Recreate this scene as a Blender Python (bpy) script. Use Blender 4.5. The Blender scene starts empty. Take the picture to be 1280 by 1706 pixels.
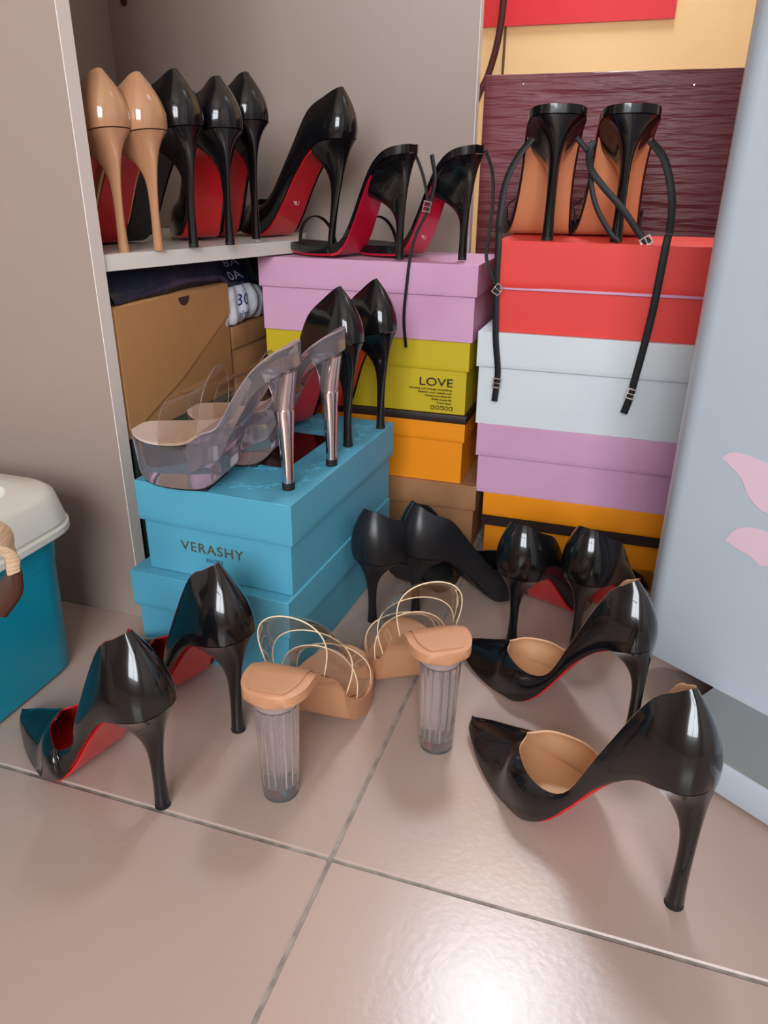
import bpy, bmesh, math, random
import numpy as np
from mathutils import Vector, Matrix

random.seed(7)
scn = bpy.context.scene
C = scn.collection

# ------------------------------------------------------------------ camera
def setup_camera():
    yaw, th, ro = math.radians(17.8), math.radians(24.1), math.radians(.6)
    s, c = math.sin, math.cos
    F = Vector((-s(yaw)*c(th), c(yaw)*c(th), -s(th)))
    R0 = Vector((c(yaw), s(yaw), 0)); U0 = Vector((-s(yaw)*s(th), c(yaw)*s(th), c(th)))
    R = R0*c(ro) + U0*s(ro); U = U0*c(ro) - R0*s(ro)
    cd = bpy.data.cameras.new('camera'); o = bpy.data.objects.new('camera', cd); C.objects.link(o)
    m = Matrix((R, U, -F)).transposed().to_4x4(); m.translation = (0, 0, .48)
    o.matrix_world = m
    cd.sensor_fit = 'VERTICAL'; cd.sensor_height = 36; cd.lens = 1240/1706*36
    cd.clip_start = .01
    scn.camera = o
setup_camera()

# ------------------------------------------------------------------ world, light, exposure
w = bpy.data.worlds.new('world'); scn.world = w; w.use_nodes = True
w.node_tree.nodes['Background'].inputs[0].default_value = (.72, .86, 1, 1)
w.node_tree.nodes['Background'].inputs[1].default_value = 1.0
scn.view_settings.view_transform = 'Standard'; scn.view_settings.look = 'None'
scn.view_settings.gamma = 1; scn.view_settings.use_curve_mapping = False
scn.view_settings.exposure = 0.0
def area(name, loc, target, sx, sy, power, col):
    l = bpy.data.lights.new(name, 'AREA'); l.shape = 'RECTANGLE'; l.size = sx; l.size_y = sy
    l.energy = power; l.color = col
    o = bpy.data.objects.new(name, l); C.objects.link(o); o.location = loc
    o.rotation_euler = (Vector(target)-Vector(loc)).to_track_quat('-Z', 'Y').to_euler()
    return o
area('window_daylight', (.35, -2.17, 1.45), (.05, 0, 1.0), 1.5, 1.3, 100, (.9, .95, 1))

# ------------------------------------------------------------------ materials
def lin(h):
    v = [int(h[i:i+2], 16)/255 for i in (0, 2, 4)]
    return tuple(x/12.92 if x <= .04045 else ((x+.055)/1.055)**2.4 for x in v) + (1,)
def mat(name, col, rough=.5, coat=0, metal=0, trans=0, ior=1.45, bump=None, spec=.5, var=None, emit=None, coat_rough=.03):
    m = bpy.data.materials.new(name); m.use_nodes = True
    nt = m.node_tree; b = nt.nodes['Principled BSDF']
    c = lin(col) if isinstance(col, str) else col
    I = b.inputs
    I['Base Color'].default_value = c; I['Roughness'].default_value = rough; I['Metallic'].default_value = metal
    I['IOR'].default_value = ior; I['Transmission Weight'].default_value = trans
    I['Coat Weight'].default_value = coat; I['Coat Roughness'].default_value = coat_rough
    I['Specular IOR Level'].default_value = spec
    if emit:
        I['Emission Color'].default_value = lin(emit[0]); I['Emission Strength'].default_value = emit[1]
    tc = None
    if bump or var:
        tc = nt.nodes.new('ShaderNodeTexCoord')
    if bump:  # (scale, strength, distance, (sx,sy,sz))
        mp = nt.nodes.new('ShaderNodeMapping'); mp.inputs['Scale'].default_value = bump[3] if len(bump) > 3 else (1, 1, 1)
        n = nt.nodes.new('ShaderNodeTexNoise'); n.inputs['Scale'].default_value = bump[0]; n.inputs['Detail'].default_value = 4
        bp = nt.nodes.new('ShaderNodeBump'); bp.inputs['Strength'].default_value = bump[1]; bp.inputs['Distance'].default_value = bump[2]
        nt.links.new(tc.outputs['Object'], mp.inputs[0]); nt.links.new(mp.outputs[0], n.inputs['Vector'])
        nt.links.new(n.outputs['Fac'], bp.inputs['Height']); nt.links.new(bp.outputs[0], I['Normal'])
    if var:   # (colour b, scale, contrast lo, hi)
        n = nt.nodes.new('ShaderNodeTexNoise'); n.inputs['Scale'].default_value = var[1]; n.inputs['Detail'].default_value = 5
        r = nt.nodes.new('ShaderNodeMapRange'); r.inputs[1].default_value = var[2]; r.inputs[2].default_value = var[3]
        mx = nt.nodes.new('ShaderNodeMix'); mx.data_type = 'RGBA'
        mx.inputs[6].default_value = c; mx.inputs[7].default_value = lin(var[0])
        nt.links.new(tc.outputs['Object'], n.inputs['Vector']); nt.links.new(n.outputs['Fac'], r.inputs[0])
        nt.links.new(r.outputs[0], mx.inputs[0]); nt.links.new(mx.outputs[2], I['Base Color'])
    return m
def vinyl(name, tint, refl=.9, rough=.04, add=0.0):
    m = bpy.data.materials.new(name); m.use_nodes = True; nt = m.node_tree; nt.nodes.clear()
    o = nt.nodes.new('ShaderNodeOutputMaterial'); t = nt.nodes.new('ShaderNodeBsdfTransparent'); g = nt.nodes.new('ShaderNodeBsdfGlossy')
    t.inputs[0].default_value = lin(tint); g.inputs['Roughness'].default_value = rough; g.inputs['Color'].default_value = (refl,)*3+(1,)
    lw = nt.nodes.new('ShaderNodeLayerWeight'); lw.inputs[0].default_value = .5
    f = nt.nodes.new('ShaderNodeMath'); f.operation = 'POWER'; f.inputs[1].default_value = 3.5; nt.links.new(lw.outputs['Facing'], f.inputs[0])
    a = nt.nodes.new('ShaderNodeMath'); a.operation = 'ADD'; a.inputs[1].default_value = add; a.use_clamp = True
    mx = nt.nodes.new('ShaderNodeMixShader')
    nt.links.new(f.outputs[0], a.inputs[0]); nt.links.new(a.outputs[0], mx.inputs[0])
    nt.links.new(t.outputs[0], mx.inputs[1]); nt.links.new(g.outputs[0], mx.inputs[2]); nt.links.new(mx.outputs[0], o.inputs[0])
    return m
M = dict(
    patent=mat('black_patent', (.004, .004, .005, 1), .2, .7, spec=.35, bump=(9, .12, .004)),
    patent_plain=mat('black_patent_smooth', (.004, .004, .005, 1), .2, .7, spec=.35),
    leather=mat('black_leather', (.011, .011, .013, 1), .36, 0, bump=(900, .1, .0004)),
    nude_patent=mat('nude_patent', 'b3825f', .16, .9, bump=(9, .06, .004)),
    red=mat('red_sole', 'c81a20', .3, .3),
    red_deep=mat('red_crimson_sole', 'c01030', .3, .3),
    tan_sole=mat('tan_sole', 'c9865c', .42, .1),
    tan_lining=mat('tan_lining', 'd8ac84', .5),
    red_lining=mat('red_lining', 'b01c22', .5),
    black_lining=mat('black_lining', '1b1a1c', .5),
    nude=mat('nude_leather', 'c08a66', .45, bump=(700, .08, .0004)),
    nude_dark=mat('nude_sock', 'b88561', .5),
    rubber=mat('black_rubber', '141414', .6),
    clearcap=mat('clear_cap', 'e8e8e8', .05, trans=.9),
    metal=mat('steel', 'd0d0d0', .2, metal=1),
    chrome=mat('pink_chrome', 'e2cfcf', .08, metal=1),
    acrylic=mat('clear_acrylic', 'f4eef0', .02, trans=.93, ior=1.4),
    acrylic_smoke=mat('clear_platform_acrylic', 'dcd6de', .04, trans=.9, ior=1.33),
    insole_frost=mat('frosted_insole', 'cbb5ab', .45),
    pad=mat('clear_pink_pad', 'dcc4c6', .2, trans=.6, ior=1.2),
    vinyl=vinyl('clear_vinyl', 'ebe4da', add=.05),
    vinyl_edge=mat('vinyl_edge', 'ecd2ae', .35),
    strap=mat('black_strap', (.008, .007, .008, 1), .5, 0, spec=.3),
    laminate=mat('beige_laminate', '9f8d82', .42, bump=(300, .03, .0005)),
    laminate_edge=mat('white_edge_band', 'e6dcd6', .4),
    shelf=mat('shelf_white', 'dcd6ce', .4),
    cardboard=mat('brown_cardboard', 'be8c5a', .8, var=('b27f4e', 6, .35, .7), bump=(40, .1, .001, (1, 1, 14))),
    brown=mat('brown_box_paper', 'a5754f', .6, var=('8f6340', 14, .4, .7)),
    greenbox=mat('dark_green_box', '22312f', .6),
    blue=mat('blue_box_paper', '52a0ba', .55, bump=(800, .06, .0003)),
    gold=mat('foil_print', '7d7458', .35, metal=.6),
    gold2=mat('foil_print_dark', '2a6a86', .5),
    pink=mat('pink_box_paper', 'cf9dbb', .5, var=('c690b2', 7, .45, .75)),
    red_box=mat('red_box_paper', 'dc3a33', .5),
    white_box=mat('white_box_paper', 'd3d8da', .45, var=('ccd2d6', 6, .4, .7)),
    yellow=mat('yellow_box_paper', 'c4aa1a', .5),
    orange=mat('orange_box_paper', 'ee8e0a', .5),
    band=mat('dark_brown_band', '2c1c18', .5),
    ink=mat('black_ink', '15130c', .5),
    navy=mat('navy_bag', '0f1b33', .35, bump=(25, .4, .01)),
    navy_print=mat('navy_bag_print', 'a4adc0', .5),
    whitebag=mat('white_bag', 'cfd3da', .4, bump=(30, .5, .01)),
    ink_blue=mat('blue_ink', '14306a', .5),
    window_film=mat('lid_window_film', '2a0d08', .12, .6),
    fridge=mat('fridge_white', 'b9c3ce', .35, .2),
    petal=mat('pink_petal_print', 'dcbecb', .4),
    plinth=mat('plinth_steel', 'a7a6a2', .28, metal=.75),
    maroon=mat('maroon_board', '722f36', .4, bump=(7, .5, .010, (1.2, 1, 12))),
    wall_orange=mat('orange_wall_paint', 'ffd79c', .6),
    wall_white=mat('white_wall_paint', 'd9cfc6', .8),
    poster=mat('red_poster', 'e8323a', .5, var=('e8548e', 2.2, .5, .6)),
    cord=mat('dark_red_cord', '4a1414', .5),
    groove=mat('wall_joint', '6a4a20', .7),
    teal=mat('teal_plastic', '0d8fa8', .35),
    bin_white=mat('bin_lid_white', 'dedcd2', .35),
    knit=mat('beige_woven_strap', 'c8a888', .8, bump=(160, .8, .004, (.15, .15, 3))),
    brown_leather=mat('brown_leather_tab', '4a2618', .45),
    white_mark=mat('white_print', 'f0c8c0', .6),
    lamp=mat('ceiling_lamp_glow', 'ffffff', .5, emit=('e4f1ff', 66)),
    lamp_rim=mat('lamp_rim', 'd8d8d8', .4),
    glass=vinyl('window_glass', 'ffffff'),
    frame=mat('window_frame_white', 'e8e8e8', .5),
    grout=mat('tile_grout', '9a9086', .9, var=('7a726a', 60, .4, .6)),
)
def tile_mat():
    m = mat('glazed_floor_tile', 'a89388', .255, spec=.5, var=('b0988c', 3, .35, .65))
    nt = m.node_tree; b = nt.nodes['Principled BSDF']
    tc = nt.nodes.new('ShaderNodeTexCoord'); n = nt.nodes.new('ShaderNodeTexNoise'); n.inputs['Scale'].default_value = 190; n.inputs['Detail'].default_value = 2
    bp = nt.nodes.new('ShaderNodeBump'); bp.inputs['Strength'].default_value = .2; bp.inputs['Distance'].default_value = .0006
    nt.links.new(tc.outputs['Object'], n.inputs['Vector']); nt.links.new(n.outputs['Fac'], bp.inputs['Height']); nt.links.new(bp.outputs[0], b.inputs['Normal'])
    return m
M['tile'] = tile_mat()

# ------------------------------------------------------------------ helpers
def tag(o, label=None, cat=None, group=None, kind=None):
    for k, v in (('label', label), ('category', cat), ('group', group), ('kind', kind)):
        if v: o[k] = v
    return o
def mesh(name, verts, faces, m, parent=None, smooth=True, loc=None, rot=None, angle=None):
    me = bpy.data.meshes.new(name); me.from_pydata([tuple(v) for v in verts], [], [tuple(f) for f in faces]); me.update()
    return link(name, me, m, parent, smooth, loc, rot, angle)
def link(name, me, m, parent=None, smooth=True, loc=None, rot=None, angle=None):
    o = bpy.data.objects.new(name, me); C.objects.link(o)
    me.materials.append(M[m])
    if smooth:
        me.polygons.foreach_set('use_smooth', [True]*len(me.polygons))
        if angle: me.set_sharp_from_angle(angle=math.radians(angle))
    if parent: o.parent = parent
    if loc: o.location = loc
    if rot: o.rotation_euler = rot
    return o
def from_bm(name, bm, m, parent=None, smooth=True, loc=None, rot=None, angle=None, norm=True):
    if norm: bmesh.ops.recalc_face_normals(bm, faces=bm.faces)
    me = bpy.data.meshes.new(name); bm.to_mesh(me); bm.free()
    return link(name, me, m, parent, smooth, loc, rot, angle)
def empty(name, loc=(0, 0, 0), rz=0, rx=0, ry=0):
    o = bpy.data.objects.new(name, None); C.objects.link(o); o.location = loc; o.rotation_euler = (rx, ry, rz); o.empty_display_size = .02
    return o
def copy_tree(o, parent=None):
    c = o.copy(); C.objects.link(c)
    if parent: c.parent = parent
    for ch in list(o.children): copy_tree(ch, c)
    return c
def bm_box(x0, x1, y0, y1, z0, z1, bev=0, seg=2):
    bm = bmesh.new(); r = bmesh.ops.create_cube(bm, size=1)
    for v in bm.verts: v.co = Vector(((x0+x1)/2+v.co.x*(x1-x0), (y0+y1)/2+v.co.y*(y1-y0), (z0+z1)/2+v.co.z*(z1-z0)))
    if bev: bmesh.ops.bevel(bm, geom=bm.edges[:], offset=bev, segments=seg, affect='EDGES', profile=.5)
    return bm
def box(name, x0, x1, y0, y1, z0, z1, m, parent=None, bev=0, **k):
    return from_bm(name, bm_box(x0, x1, y0, y1, z0, z1, bev), m, parent, smooth=bev > 0, angle=40, **k)
def cr(pts, n):
    """Catmull-Rom through pts, n samples per the whole length."""
    P = np.array(pts, float); k = len(P)
    Q = np.vstack([2*P[0]-P[1], P, 2*P[-1]-P[-2]])
    out = []
    for u in np.linspace(0, k-1, n):
        i = min(int(u), k-2); t = u-i
        a, b, c, d = Q[i], Q[i+1], Q[i+2], Q[i+3]
        out.append(.5*((2*b)+(c-a)*t+(2*a-5*b+4*c-d)*t*t+(3*b-3*c+d-a)*t**3))
    return np.array(out)
def grid_faces(nu, nv, closed_v=False, off=0):
    f = []
    for i in range(nu-1):
        for j in range(nv if closed_v else nv-1):
            a = off+i*nv+j; b = off+i*nv+(j+1) % nv
            f.append((a, b, b+nv, a+nv))
    return f
def tube(name, path, r, m, parent=None, n=8, closed=False, samples=None):
    P = cr(path, samples or len(path)*6) if samples != 0 else np.array(path, float)
    return sweep(name, P, [(r*math.cos(2*math.pi*i/n), r*math.sin(2*math.pi*i/n)) for i in range(n)], m, parent, closed)
def ribbon(name, path, wid, th, m, parent=None, samples=None, side=None, closed=False):
    P = cr(path, samples or len(path)*7)
    a, b = wid/2, th/2
    sec = [(-a, -b*.6), (-a*.9, -b), (a*.9, -b), (a, -b*.6), (a, b*.6), (a*.9, b), (-a*.9, b), (-a, b*.6)]
    return sweep(name, P, sec, m, parent, closed, side)
def sweep(name, P, sec, m, parent=None, closed=False, side=None):
    n = len(P); ns = len(sec); V = []
    prev = None
    for i in range(n):
        t = Vector(P[(i+1) % n if closed else min(i+1, n-1)]) - Vector(P[i-1 if closed else max(i-1, 0)])
        t.normalize()
        if side is not None:
            s = side[min(i*len(side)//n, len(side)-1)] if isinstance(side, list) else side
            sv = Vector(s); sv -= t*sv.dot(t)
        elif prev is None:
            sv = t.cross(Vector((0, 0, 1)));
            if sv.length < .1: sv = t.cross(Vector((0, 1, 0)))
        else:
            sv = prev - t*prev.dot(t)
        sv.normalize(); prev = sv; nv = sv.cross(t)
        for (a, b) in sec: V.append(Vector(P[i]) + sv*a + nv*b)
    f = grid_faces(n, ns, True)
    if closed:
        f += [((n-1)*ns+j, (n-1)*ns+(j+1) % ns, (j+1) % ns, j) for j in range(ns)]
    else:
        f += [tuple(range(ns-1, -1, -1)), tuple((n-1)*ns+j for j in range(ns))]
    bm = bmesh.new(); vs = [bm.verts.new(v) for v in V]
    for q in f: bm.faces.new([vs[k] for k in q])
    return from_bm(name, bm, m, parent, angle=50)
def text(name, body, size, m, parent, loc, rot, depth=.0003, spacing=1.0, align='CENTER', sx=1.0):
    cu = bpy.data.curves.new(name, 'FONT'); cu.body = body; cu.size = size; cu.extrude = depth; cu.space_character = spacing
    cu.align_x = align; cu.resolution_u = 3
    t = bpy.data.objects.new('tmp', cu); C.objects.link(t)
    me = bpy.data.meshes.new_from_object(t.evaluated_get(bpy.context.evaluated_depsgraph_get()))
    bpy.data.objects.remove(t); bpy.data.curves.remove(cu); me.name = name
    me.materials.clear()
    o = link(name, me, m, parent, False, loc, rot); o.scale = (sx, 1, 1)
    return o

# ------------------------------------------------------------------ the setting
fl = box('floor', -2.2, 2.2, -2.2, 2.4, -.04, -.0012, 'grout'); tag(fl, kind='structure')
tile_bm = bm_box(-.2985, .2985, -.2985, .2985, -.012, 0, .0012, 1)
tile_me = None
TX, TY = -.164, .384
for i in range(-4, 5):
    for j in range(-5, 5):
        cxx, cyy = TX+.3+.6*i, TY+.3+.6*j
        if abs(cxx) > 1.9 or not -1.9 < cyy < 2.1: continue
        if tile_me is None:
            t = from_bm('tile', tile_bm, 'tile', fl, smooth=False); tile_me = t.data
        else:
            t = bpy.data.objects.new('tile', tile_me); C.objects.link(t); t.parent = fl
        t.location = (cxx, cyy, 0)
tag(box('wall_back', -2.2, 2.2, 2.3, 2.4, 0, 2.5, 'wall_orange'), kind='structure')
tag(box('wall_left', -2.2, -2.1, -2.2, 2.3, 0, 2.5, 'wall_white'), kind='structure')
tag(box('ceiling', -2.2, 2.2, -2.2, 2.4, 2.5, 2.56, 'wall_white'), kind='structure')
tag(box('wall_right', 2.0, 2.1, -2.1, 2.3, 0, 2.5, 'wall_white'), kind='structure')
wr = empty('wall_front', (0, -2.1, 0)); tag(wr, kind='structure')
for k, (x0, x1, z0, z1) in enumerate(((-2.1, -.45, 0, 2.5), (1.15, 2.1, 0, 2.5), (-.45, 1.15, 0, .75), (-.45, 1.15, 2.15, 2.5))):
    box('wall_panel', x0, x1, -.05, .05, z0, z1, 'wall_white', wr)
wn = empty('window_1', (.35, -2.1, .75)); tag(wn, kind='structure')
for (x0, x1, z0, z1) in ((-.8, -.75, 0, 1.4), (.75, .8, 0, 1.4), (-.75, .75, 0, .05), (-.75, .75, 1.35, 1.4), (-.025, .025, .05, 1.35), (-.75, .75, .9, .94)):
    box('window_frame', x0, x1, -.03, .03, z0, z1, 'frame', wn)
box('pane', -.75, .75, -.004, .004, .05, 1.35, 'glass', wn)
# wall joint groove line on the orange wall
o = box('trim_1', -.418, -.412, 2.296, 2.3, 0, 2.5, 'groove'); tag(o, kind='structure')

# ceiling lamp
lp = empty('ceiling_lamp', (-.16, 1.88, 2.49)); tag(lp, 'round white glowing ceiling lamp above the shoe boxes', 'lamp')
def disc(name, r, z0, z1, m, parent, n=40, bev=.004):
    bm = bmesh.new(); bmesh.ops.create_cone(bm, cap_ends=True, segments=n, radius1=r, radius2=r, depth=z1-z0)
    bmesh.ops.translate(bm, verts=bm.verts, vec=(0, 0, (z0+z1)/2))
    if bev: bmesh.ops.bevel(bm, geom=[e for e in bm.edges if len(e.link_faces) == 2 and e.calc_face_angle(0) > 1], offset=bev, segments=2, affect='EDGES')
    return from_bm(name, bm, m, parent, angle=40)
disc('lamp_base', .26, -.02, .01, 'lamp_rim', lp)
disc('diffuser', .24, -.07, -.02, 'lamp', lp, bev=.02)

# ------------------------------------------------------------------ corner cabinet
cab = empty('corner_cabinet', (-.5, .64, 0)); tag(cab, 'beige laminate corner cabinet with a white edged side panel and one shelf', 'cabinet')
def cbox(name, x0, x1, y0, y1, z0, z1, m, bev=.0008, par=None):
    return box(name, x0+.5, x1+.5, y0-.64, y1-.64, z0, z1, m, par or cab, bev=bev)
near = cbox('side_panel', -1.6, -.5045, .634, .652, 0, 2.2, 'laminate')
cbox('edge_band', -.5044, -.5035, .634, .652, 0, 2.2, 'laminate_edge', 0, near)
cbox('back_panel', -.815, -.8, .652, 1.125, 0, 2.2, 'laminate')
far = cbox('far_panel', -1.6, -.2375, 1.125, 1.143, 0, 2.2, 'laminate')
cbox('edge_band', -.2375, -.2365, 1.125, 1.143, 0, 2.2, 'laminate_edge', 0, far)
# shelf: front edge runs diagonally from the near panel towards the shoe boxes
shv = [(-.506, .654, 0), (-.440, .985, -.005), (-.49, 1.124, -.005), (-.799, 1.124, -.005), (-.799, .654, 0)]
bm = bmesh.new()
lo = [bm.verts.new((x+.5, y-.64, .3925+d)) for x, y, d in shv]; hi = [bm.verts.new((x+.5, y-.64, .4085+d)) for x, y, d in shv]
bm.faces.new(lo[::-1]); bm.faces.new(hi)
for i in range(5): bm.faces.new((lo[i], lo[(i+1) % 5], hi[(i+1) % 5], hi[i]))
from_bm('shelf', bm, 'shelf', cab, smooth=False)
# little hole with a shelf pin high in the corner
def dot(name, r, loc, m, parent, rot=(math.pi/2, 0, 0)):
    bm = bmesh.new(); bmesh.ops.create_cone(bm, cap_ends=True, segments=14, radius1=r, radius2=r*.8, depth=.004)
    return from_bm(name, bm, m, parent, loc=loc, rot=rot, angle=40)
dot('shelf_pin', .006, (-.772+.5, 1.124-.64, .715), 'brown_leather', cab)

# maroon board, poster, cord
mb = empty('maroon_board', (0, 1.235, 0)); tag(mb, 'large maroon board with wavy wood-like ridges standing behind the red box', 'board')
bm = bm_box(-.247, .34, -.008, .012, 0, .619, 0)
bmesh.ops.bevel(bm, geom=bm.edges[:], offset=.001, segments=1, affect='EDGES')
from_bm('panel', bm, 'maroon', mb, smooth=False)
for (x, z) in ((-.19, .606), (.04, .6)): dot('nail', .0012, (x, -.009, z), 'metal', mb)
po = empty('wall_poster', (-.24, 2.295, .85)); tag(po, 'glossy red poster with a pink corner on the orange wall', 'poster')
box('sheet', -.24, .245, -.002, .002, 0, .6, 'poster', po)
cable = tube('power_cord', [(-.44, 2.26, 1.5), (-.43, 2.25, 1.1), (-.415, 2.24, .92), (-.42, 2.235, .82), (-.44, 2.23, .735), (-.47, 2.22, .66), (-.52, 2.23, .45), (-.55, 2.25, .006)], .009, 'cord')
tag(cable, 'dark red cord hanging down the orange wall beside the poster', 'cord')

# ------------------------------------------------------------------ fridge
def rounded_rect(x0, x1, y0, y1, r, n=6):
    pts = []
    for (cx, cy, a0) in ((x1-r, y1-r, 0), (x0+r, y1-r, 90), (x0+r, y0+r, 180), (x1-r, y0+r, 270)):
        for i in range(n+1):
            a = math.radians(a0+90*i/n); pts.append((cx+r*math.cos(a), cy+r*math.sin(a)))
    return pts
def prism(name, pts, z0, z1, m, parent=None, bev=.003, **k):
    bm = bmesh.new(); n = len(pts)
    rings = [[(z0, bev)], [(z0+bev, 0)], [(z1-bev, 0)], [(z1, bev)]]
    cx = sum(p[0] for p in pts)/n; cy = sum(p[1] for p in pts)/n
    R = []
    for ((z, ins),) in rings:
        ring = []
        for (x, y) in pts:
            d = math.hypot(x-cx, y-cy) or 1
            ring.append(bm.verts.new((x-(x-cx)/d*ins, y-(y-cy)/d*ins, z)))
        R.append(ring)
    for a, b in zip(R, R[1:]):
        for i in range(n): bm.faces.new((a[i], a[(i+1) % n], b[(i+1) % n], b[i]))
    bm.faces.new(R[0][::-1]); bm.faces.new(R[-1])
    return from_bm(name, bm, m, parent, angle=35, **k)
FA = math.radians(-34)           # local x runs along the front to the right, local -y is out of the door
fr = empty('refrigerator', (.048, .708, 0), FA); tag(fr, 'tall white rounded appliance with pink petal prints on the right', 'refrigerator')
prism('door', rounded_rect(0, .52, 0, .06, .026, 8), .036, 1.5, 'fridge', fr)
prism('cabinet_body', rounded_rect(.008, .512, .062, .5, .02), .036, 1.5, 'fridge', fr)
def petal(pts, name='petal_print'):
    P = cr(pts+[pts[0]], 40)[:-1]
    n = len(P)
    V = [(p[0], -.0006, p[1]) for p in P] + [(p[0], .0005, p[1]) for p in P]
    f = [tuple(range(n)), tuple(range(2*n-1, n-1, -1))] + [(i, (i+1) % n, n+(i+1) % n, n+i) for i in range(n)]
    bm = bmesh.new(); vs = [bm.verts.new(v) for v in V]
    for q in f: bm.faces.new([vs[k] for k in q])
    from_bm(name, bm, 'petal', fr, smooth=False)

# plinth under the fridge
pl = empty('fridge_stand', (.048, .708, 0), FA); tag(pl, 'low grey metal stand under the white appliance', 'stand')
prism('top_plate', rounded_rect(.092, .54, -.087, .50, .012), .03, .036, 'plinth', pl, bev=.001)
box('front_rail', .092, .54, -.090, -.083, .004, .035, 'fridge', pl, bev=.0015)
for xx in (.10, .5):
    for yy in (-.05, .45): box('foot', xx, xx+.02, yy, yy+.02, 0, .03, 'rubber', pl, bev=.001)

# ------------------------------------------------------------------ boxes
def carton(name, x, y, z, wx, wy, hh, lid_h, m, label, rz=0, lid_m=None, group='shoe boxes', over=.003):
    """open tray and a lid that slips over it; (x,y) the front-left corner."""
    e = empty(name, (x, y, z), rz); tag(e, label, 'box', group)
    def shell(nm, x0, x1, y0, y1, z0, z1, openz, mm):
        bm = bm_box(x0, x1, y0, y1, z0, z1)
        f = [q for q in bm.faces if (q.calc_center_median().z > z1-1e-5 if openz else q.calc_center_median().z < z0+1e-5)]
        bmesh.ops.delete(bm, geom=f, context='FACES')
        bmesh.ops.recalc_face_normals(bm, faces=bm.faces)
        bmesh.ops.subdivide_edges(bm, edges=bm.edges[:], cuts=5, use_grid_fill=True)
        o = from_bm(nm, bm, mm, e, smooth=True, angle=50, norm=False)
        rnd = random.Random(hash((round(x, 3), round(z, 3), openz)) & 255)
        a = [rnd.uniform(-1, 1) for _ in range(4)]
        for v in o.data.vertices:   # card bows a little
            c = v.co; u = (c.x-x0)/(x1-x0); t = (c.y-y0)/(y1-y0)
            bow = math.sin(math.pi*min(max(u, 0), 1))
            if abs(c.y-y0) < 1e-4: v.co.y += .0012*bow*a[0]
            if abs(c.z-z1) < 1e-4 and not openz: v.co.z -= .0008*bow*math.sin(math.pi*t)
        s = o.modifiers.new('s', 'SOLIDIFY'); s.thickness = .0016; s.offset = -1
        b = o.modifiers.new('b', 'BEVEL'); b.width = .0012; b.segments = 2; b.limit_method = 'ANGLE'; b.angle_limit = math.radians(50)
        return o
    body = shell('tray', over, wx-over, over, wy-over, 0, hh-.002, True, m)
    lid = shell('lid', 0, wx, 0, wy, hh-lid_h, hh, False, lid_m or m)
    return e, body, lid

# right stack (floor upwards)
e, b_, l_ = carton('shoe_box', -.158, .936, 0, .31, .165, .091, .033, 'orange', 'orange shoe box with a dark band at the bottom of the right stack', over=.004)
box('dark_band', -.0005, .3105, -.0012, .001, .044, .0575, 'band', e)
carton('shoe_box', -.172, .934, .091, .31, .165, .097, .044, 'pink', 'pink shoe box between the white box and the striped orange box')
carton('shoe_box', -.178, .932, .188, .315, .17, .1195, .044, 'white_box', 'large white shoe box under the bright red box')
e, b_, l_ = carton('shoe_box', -.163, .936, .3075, .32, .17, .1075, .054, 'red_box', 'bright red shoe box on top of the right stack')
box('lid_gap_strip', .002, .318, .0005, .002, .0515, .0545, 'pink', e)
# middle stack
carton('shoe_box', -.460, .934, 0, .292, .16, .0975, .036, 'brown', 'worn brown shoe box at the bottom of the middle stack', over=.003)
e, b_, l_ = carton('shoe_box', -.474, .937, .0975, .285, .16, .096, .036, 'orange', 'plain orange shoe box in the middle stack under the yellow one')
box('dark_rim', -.0012, .2862, -.0016, .1616, .086, .0968, 'band', e, bev=.0005)
ye, b_, l_ = carton('shoe_box', -.474, .936, .195, .286, .16, .0965, .038, 'yellow', 'yellow shoe box printed LOVE under the long pink box')
carton('shoe_box', -.478, .931, .2915, .296, .155, .0945, .038, 'pink', 'pink shoe box topped by two strappy black sandals')
# print on the yellow box
R90 = (math.pi/2, 0, 0)
text('love_print', 'LOVE', .0155, 'ink', ye, (.243, .0005, .037), R90, sx=1.25)
for k, (t_, z_) in enumerate((('Farming and change something', .0315), ('Fashion your makes you', .0270), ('Hottest now shoes for', .0225), ('Stylish simple life', .0180), ('Trend shoes', .0135))):
    text('small_print', t_, .0036, 'ink', ye, (.265, .0005, z_), R90, align='RIGHT', sx=1.3 if k < 2 else 1.1)
for k in range(5):
    xx = .2375+.0062*k
    if k % 2 == 0: box('icon', xx, xx+.0045, .0000, .0022, .0055, .010, 'ink', ye); box('icon', xx+.0008, xx+.0037, -.0004, .0018, .0063, .0092, 'yellow', ye)
    else:
        q = tube('icon', [(xx+.0022+.0022*math.cos(a*.7854), .0012, .0078+.0022*math.sin(a*.7854)) for a in range(9)], .0005, 'ink', ye, n=5)

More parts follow.
